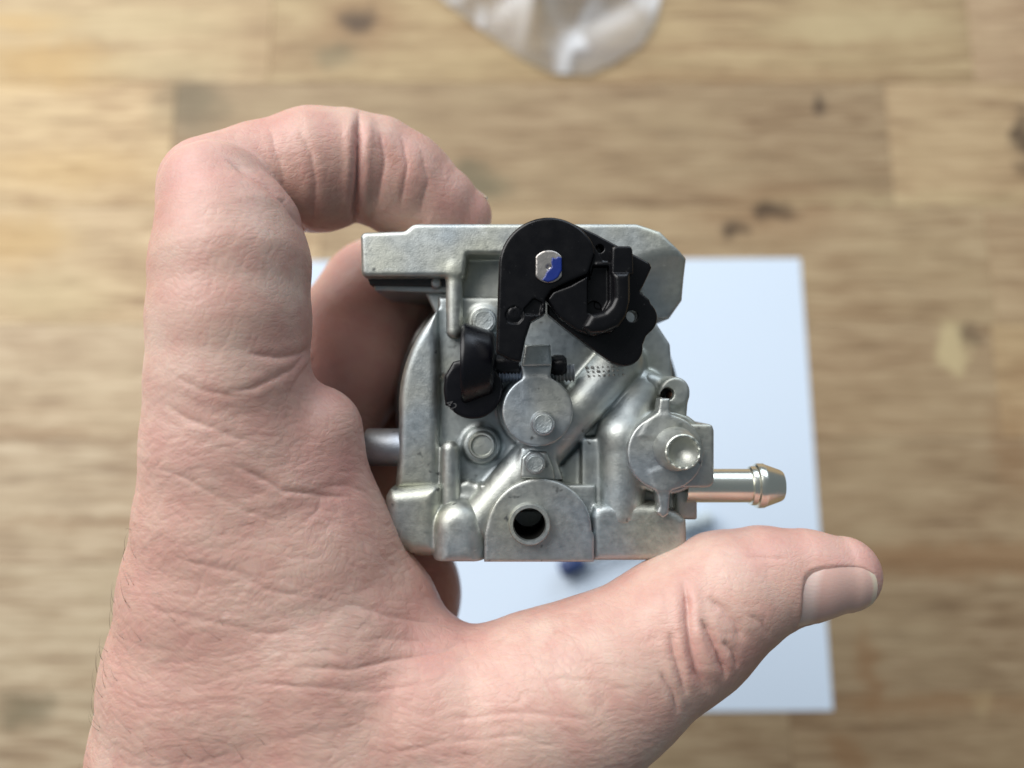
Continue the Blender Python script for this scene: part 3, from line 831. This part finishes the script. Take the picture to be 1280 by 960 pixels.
# little finger and heel of the palm
limb([node(370, 840, 130, z=-36), node(400, 740, 100, z=-46), node(455, 650, 76, z=-58), node(520, 610, 62, z=-66)], 2, 2,
     [node(522, 608, 60, z=-66), node(590, 610, 52, z=-70), node(650, 620, 44, z=-69)])
limb([node(400, 800, 150, z=-30), node(470, 760, 100, z=-34), node(500, 735, 75, z=-34)], 3, 4,
     [node(420, 1400, 220, z=-36), node(400, 1100, 210, z=-34), node(390, 900, 180, z=-32)])
del g2

hv, hq = g.mesh()
def sample(fl, p):
    q = np.clip((p - fl.lo) / fl.h, 0, np.array(fl.f.shape) - 1.001); i0 = q.astype(np.int32); fr = (q - i0).astype(np.float32)
    out = 0
    for a in (0, 1):
        for b in (0, 1):
            for c_ in (0, 1):
                w = (fr[:, 0] if a else 1 - fr[:, 0]) * (fr[:, 1] if b else 1 - fr[:, 1]) * (fr[:, 2] if c_ else 1 - fr[:, 2])
                out = out + w * fl.f[i0[:, 0] + a, i0[:, 1] + b, i0[:, 2] + c_]
    return out
def subdivide(v, q):
    """split every quad in four"""
    n = len(v)
    e = np.sort(np.stack([q, np.roll(q, -1, 1)], 2).reshape(-1, 2), 1)
    key, inv = np.unique(e[:, 0].astype(np.int64) * n + e[:, 1], return_inverse=True)
    em = (v[key // n] + v[key % n]) * 0.5; fm = v[q].mean(1)
    inv = inv.reshape(-1, 4) + n; fc = np.arange(len(q)) + n + len(em)
    out = [np.stack([q[:, k], inv[:, k], fc, inv[:, k - 1]], 1) for k in range(4)]
    return np.concatenate([v, em, fm]), np.concatenate(out)
hv, hq = subdivide(hv, hq)
for _ in range(1):      # settle the new points on the sculpted surface
    f0 = sample(g, hv); gr = np.stack([sample(g, hv + np.eye(3)[k] * 0.4) - f0 for k in range(3)], 1) / 0.4
    hv = hv - np.clip(f0, -0.2, 0.2)[:, None] * gr / np.maximum((gr * gr).sum(1), 0.3)[:, None]
hmesh = mesh_from(hv * 0.001, hq); nv = len(hv)
nor = np.empty(nv * 3, np.float32); hmesh.vertices.foreach_get('normal', nor); nor = nor.reshape(-1, 3).astype(float)
dd = D - hv[:, 2]
U = hv[:, 0] * F / dd + 640; Vp = -hv[:, 1] * F / dd + 480
front = np.clip((nor[:, 2] + 0.45) / 0.5, 0, 1) * (hv[:, 2] > -30)
LT = np.random.RandomState(11).uniform(-1, 1, (64, 64, 64)).astype(np.float32)
def lat(p, cell):
    q = (p / cell).astype(np.float32); i0 = np.floor(q); fr = q - i0; fr = fr * fr * (3 - 2 * fr)
    i0 = i0.astype(np.int32) & 63; i1 = (i0 + 1) & 63
    x0, y0, z0 = i0.T; x1, y1, z1 = i1.T; a, b, c_ = fr.T
    L = LT.ravel()
    X = (x0 * 4096, x1 * 4096); Y = (y0 * 64, y1 * 64); Z = (z0, z1)
    def ed(m, n_): return L[X[m] + Y[n_] + Z[0]] * (1 - c_) + L[X[m] + Y[n_] + Z[1]] * c_
    return (ed(0, 0) * (1 - b) + ed(0, 1) * b) * (1 - a) + (ed(1, 0) * (1 - b) + ed(1, 1) * b) * a
Uw = U + 3.5 * lat(hv + 3, 6.0) + 0.9 * lat(hv + 13, 1.6); Vw = Vp + 3.5 * lat(hv + 23, 6.0) + 0.9 * lat(hv + 43, 1.6)
def seg_dist(u, v, pts):
    best = np.full(len(u), 1e9); par = np.zeros(len(u)); L = 0
    ls = [math.dist(a, b) for a, b in zip(pts[:-1], pts[1:])]; tot = sum(ls)
    for (a, b), l in zip(zip(pts[:-1], pts[1:]), ls):
        ex, ey = b[0] - a[0], b[1] - a[1]
        t = np.clip(((u - a[0]) * ex + (v - a[1]) * ey) / max(l * l, 1e-9), 0, 1)
        d = np.hypot(u - a[0] - t * ex, v - a[1] - t * ey)
        m = d < best; best[m] = d[m]; par[m] = (L + t[m] * l) / tot
        L += l
    return best, par
disp = np.zeros(nv); flush_shade = np.zeros(nv)
def crease(pts, w, depth, lip=0.35):
    global disp, flush_shade
    x0, x1 = min(p[0] for p in pts) - 8 * w, max(p[0] for p in pts) + 8 * w
    y0, y1 = min(p[1] for p in pts) - 8 * w, max(p[1] for p in pts) + 8 * w
    m = np.where((U > x0) & (U < x1) & (Vp > y0) & (Vp < y1) & (front > 0))[0]
    d, t = seg_dist(Uw[m], Vw[m], pts)
    end = np.clip(np.minimum(t, 1 - t) / 0.18, 0.0, 1)
    disp[m] += front[m] * end * depth * (-0.55 * np.exp(-(d / (0.5 * w))**2) - 0.45 * np.exp(-(d / (1.3 * w))**2) + lip * 0.7 * np.exp(-((d - 2.6 * w) / (1.5 * w))**2))
    flush_shade[m] = np.maximum(flush_shade[m], front[m] * end * min(1, depth * 1.2) * 0.7 * np.exp(-(d / (2 * w))**2))
# index
crease([(449, 140), (448, 180), (447, 215), (446, 245), (441, 292)], 4.5, 1.3)
crease([(280, 196), (300, 212), (325, 230), (352, 252), (388, 300)], 3.5, 0.5, 0.15)
crease([(372, 158), (388, 190), (394, 230), (390, 285)], 4, 0.22)
crease([(335, 160), (352, 200), (362, 245)], 4, 0.15)
crease([(474, 160), (482, 200), (470, 262)], 4, 0.3)
crease([(500, 168), (512, 205), (500, 262)], 4, 0.25)
crease([(528, 190), (538, 225), (525, 268)], 4, 0.2)
crease([(392, 428), (376, 440), (345, 446), (310, 440)], 4, 0.275)
crease([(390, 434), (360, 462), (318, 484), (280, 492)], 4, 0.225)
crease([(398, 440), (372, 470), (360, 500)], 4, 0.125)
crease([(215, 470), (250, 490), (300, 498)], 3.5, 0.125)
crease([(200, 500), (235, 525), (290, 545), (330, 556)], 3.5, 0.140)
crease([(285, 575), (320, 596), (352, 612), (403, 617), (448, 622)], 4, 0.250)
crease([(398, 606), (430, 606), (458, 616), (478, 640)], 4, 0.200)
crease([(195, 585), (240, 600), (300, 640), (360, 655)], 3.5, 0.110)
crease([(372, 655), (395, 640), (402, 620)], 4, 0.100)
# web
crease([(588, 782), (540, 776), (480, 770), (430, 752)], 5, 0.250)
crease([(585, 775), (530, 745), (470, 690), (430, 640)], 6, 0.175)
crease([(600, 790), (560, 812), (500, 824), (440, 838), (360, 834)], 4, 0.210)
crease([(640, 790), (612, 806), (570, 830)], 4, 0.150)
crease([(560, 800), (505, 800), (450, 800)], 4, 0.125)
crease([(560, 850), (470, 865), (380, 860), (300, 850)], 3.5, 0.110)
crease([(200, 690), (260, 705), (330, 735), (400, 748)], 3.5, 0.110)
crease([(170, 760), (250, 775), (320, 790), (400, 795)], 3.5, 0.090)
crease([(700, 935), (640, 922), (560, 928), (470, 945)], 3.5, 0.100)
crease([(760, 905), (690, 892), (610, 896), (530, 905)], 3.5, 0.110)
crease([(800, 870), (740, 850), (680, 846)], 3.5, 0.090)
# thumb joint
crease([(851, 722), (858, 758), (863, 801), (873, 840), (889, 868)], 5, 0.85)
crease([(876, 770), (889, 790), (899, 815), (906, 850)], 4.5, 0.8)
crease([(884, 742), (904, 758), (920, 778), (930, 805)], 4.5, 0.5)
crease([(838, 790), (846, 822), (862, 868)], 4.5, 0.55)
crease([(826, 838), (842, 862), (850, 890)], 4, 0.4)
crease([(905, 800), (916, 815), (922, 838)], 4, 0.45)
crease([(930, 765), (950, 778), (962, 800)], 4, 0.2)
crease([(900, 690), (930, 696), (985, 700)], 3.5, 0.15)
# broad unevenness of the flesh: cheap lattice noise
rs = np.random.RandomState(7)
disp += 0.20 * lat(hv, 13.0) + 0.05 * lat(hv + 31, 5.0)
# skin ridges lying across the back of the hand, following a bent field
warp = 2.2 * lat(hv + 77, 9.0)
yy = hv[:, 1] + 0.16 * hv[:, 0] + 0.0035 * (hv[:, 0] + 40)**2 + warp
backh = np.clip((Vp - 430) / 120, 0, 1) * np.clip((900 - U) / 120, 0, 1) * front
def valley(p, cell, wdt):
    out = np.zeros(nv); out[vis] = np.clip(1 - np.abs(lat(p[vis], cell)) / wdt, 0, 1); return out
vis = np.where((front > 0) & (Vp < 1010))[0]
def turned(deg, stretch, off):
    a = math.radians(deg); q = np.empty_like(hv)
    q[:, 0] = (hv[:, 0] * math.cos(a) + yy * math.sin(a)) * stretch + off
    q[:, 1] = -hv[:, 0] * math.sin(a) + yy * math.cos(a); q[:, 2] = hv[:, 2] * 0.35
    return q
patch = 0.6 + 0.4 * lat(hv + 55, 9.0)
v1 = valley(turned(0, 0.14, 11), 1.25, 0.25)
disp -= backh * patch * 0.085 * v1; flush_shade = np.maximum(flush_shade, backh * 0.4 * patch * v1)
disp -= backh * 0.05 * valley(turned(24, 0.22, 41), 1.15, 0.20) + backh * 0.05 * valley(turned(-30, 0.25, 91), 1.25, 0.20)
fing = front * (1 - backh)
disp -= fing * 0.030 * valley(turned(70, 0.3, 5), 1.2, 0.22) + fing * 0.025 * valley(turned(15, 0.3, 25), 1.2, 0.22)
# dab of pressure where thumb and fingertip touch the casting, flush at joints and tips
for (px, py, rad, amt) in ((232, 205, 60, .75), (590, 265, 60, .6), (1075, 700, 60, .8), (880, 800, 60, .35), (420, 470, 70, .5), (560, 770, 70, .5), (440, 590, 60, .5), (330, 180, 60, .4), (230, 560, 80, .3), (1000, 680, 60, .5), (960, 690, 60, .4)):
    flush_shade = np.maximum(flush_shade, amt * np.exp(-((U - px)**2 + (Vp - py)**2) / (rad * rad)))
flush_shade = np.clip(flush_shade + (hv[:, 2] < -20) * 0.5, 0, 1)  # deeper skin reddened too: shade behind the casting put into its colour
wrinkle = 0.35 + 0.5 * backh

# nails: patches round the last joint; the bed sinks a little beneath them
def nail(name, a, b, ra, rb, dirv, phi0, phi1, t0, t1, lift, tip=1.05):
    global disp
    a = np.asarray(a); b = np.asarray(b); ax = (b - a); L = np.linalg.norm(ax); ax /= L
    n0 = np.asarray(dirv, float); n0 -= ax * (n0 @ ax); n0 /= np.linalg.norm(n0); s0 = np.cross(ax, n0)
    p = hv - a; t = p @ ax / L; rad = p - np.outer(p @ ax, ax)
    ph = np.arctan2(rad @ s0, rad @ n0)
    ss = lambda x, e0, e1: np.clip((x - e0) / (e1 - e0), 0, 1)
    tc, th = (t0 + t1) / 2, (t1 - t0) / 2
    sup = (np.abs(ph - (phi0 + phi1) / 2) / ((phi1 - phi0) / 2))**3.2 + (np.abs(t - tc) / th)**4
    m = np.clip((1.12 - sup) / 0.5, 0, 1) * (np.linalg.norm(rad, axis=1) < 1.6 * ra)
    disp -= m * 0.62
    def surf(te, d):
        rr = np.arange(ra * 0.5, ra * 1.7, 0.05)
        val = sample(g, a + ax * L * te + d * rr[:, None])
        k = int(np.argmax(val > 0)); k = max(k, 1)
        return rr[k - 1] + 0.05 * (-val[k - 1]) / max(val[k] - val[k - 1], 1e-6)
    nu, nw = 22, 20; v = []; f = []; al = []
    for lay in (0, 1):
        for i in range(nu + 1):
            tt = i / nu
            for j in range(nw + 1):
                s_ = j / nw
                ph_ = phi0 + (phi1 - phi0) * s_
                q = abs(2 * s_ - 1)
                te = t0 + (t1 - t0) * tt + (1 - tt) * 0.20 * q**3 - tt * 0.12 * q**4
                dr = n0 * math.cos(ph_) + s0 * math.sin(ph_); r = surf(min(te, tip), dr) - max(0, te - tip) * L * 0.30
                r = r - 0.18 - lay * 0.45 - 0.35 * (1 - tt)**4 - 0.15 * q**6 + lift * tt**2
                v.append((a + ax * L * te + r * (n0 * math.cos(ph_) + s0 * math.sin(ph_))) * 0.001); al.append(tt)
    N = (nu + 1) * (nw + 1); ix = lambda i, j: i * (nw + 1) + j
    for i in range(nu):
        for j in range(nw):
            q = (ix(i, j), ix(i, j + 1), ix(i + 1, j + 1), ix(i + 1, j)); f.append(q); f.append(tuple(N + k for k in reversed(q)))
    rim = [ix(0, j) for j in range(nw)] + [ix(i, nw) for i in range(nu)] + [ix(nu, j) for j in range(nw, 0, -1)] + [ix(i, 0) for i in range(nu, 0, -1)]
    for p_, q_ in zip(rim, rim[1:] + rim[:1]): f.append((q_, p_, N + p_, N + q_))
    me = mesh_from(v, f)
    bm = bmesh.new(); bm.from_mesh(me); bmesh.ops.recalc_face_normals(bm, faces=bm.faces); bm.to_mesh(me); bm.free()
    at = me.attributes.new('along', 'FLOAT', 'POINT'); at.data.foreach_set('value', np.array(al, np.float32))
    me.set_sharp_from_angle(angle=math.radians(50))
    return link(name, me, M['nail'])
na, ra = node(955, 726, 66, 5.5); nb_, rb = node(1052, 718, 48, 2.5)
n1 = nail('thumbnail', na, nb_, ra, rb, (0.0, -0.42, 0.90), -0.88, 0.88, 0.21, 1.25, 0.10)
na, ra = node(545, 256, 54, z=-20); nb_, rb = node(580, 270, 36, z=-21)
n2 = nail('fingernail', na, nb_, ra, rb, (0.55, 0.80, -0.35), -0.75, 0.75, -0.1, 1.55, 0.2)

hv2 = hv + nor * disp[:, None]
hmesh.vertices.foreach_set('co', (hv2 * 0.001).astype(np.float32).ravel()); hmesh.update()
for nm, arr in (('flush_shade', flush_shade), ('wrinkle', wrinkle)):
    at = hmesh.attributes.new(nm, 'FLOAT', 'POINT'); at.data.foreach_set('value', arr.astype(np.float32))
hand = link('hand', hmesh, M['skin'])
hand.location = O; hand.rotation_euler = (TILT, 0, 0)
tag(hand, 'bare left hand holding the carburetor between thumb and curled fingers', 'hand')
n1.parent = hand; n2.parent = hand

# a few fine dark hairs along the wrist
rs = np.random.RandomState(3)
cand = np.where((Vp > 640) & (Vp < 1000) & (nor[:, 2] > -0.3) & (U < 330) & (hv[:, 2] > -20))[0]
pv = []; pf = []
for i in rs.choice(cand, 70, replace=False):
    p = hv2[i]; n_ = nor[i]; tdir = np.array([-0.55 + rs.uniform(-.3, .3), 0.5 + rs.uniform(-.4, .4), rs.uniform(-.2, .3)])
    tdir -= n_ * (tdir @ n_); tdir /= np.linalg.norm(tdir); L = rs.uniform(2.0, 5.0); bend = rs.uniform(-.5, .5); sd = np.cross(n_, tdir)
    k = len(pv); ns = 6
    for q in range(ns + 1):
        t = q / ns; c = p + tdir * L * t + n_ * L * (0.45 * t - 0.35 * t * t) + sd * bend * L * t * t
        r = 0.032 * (1 - 0.8 * t)
        for a in range(3):
            an = a * 2.0944; pv.append((c + (n_ * math.cos(an) + sd * math.sin(an)) * r) * .001)
    for q in range(ns):
        for a in range(3):
            b = (a + 1) % 3; pf.append((k + q * 3 + a, k + q * 3 + b, k + q * 3 + 3 + b, k + q * 3 + 3 + a))
hair = link('hair', mesh_from(pv, pf), simple('hair', (0.06, 0.035, 0.022), 0.5), hand); hair['kind'] = 'stuff'
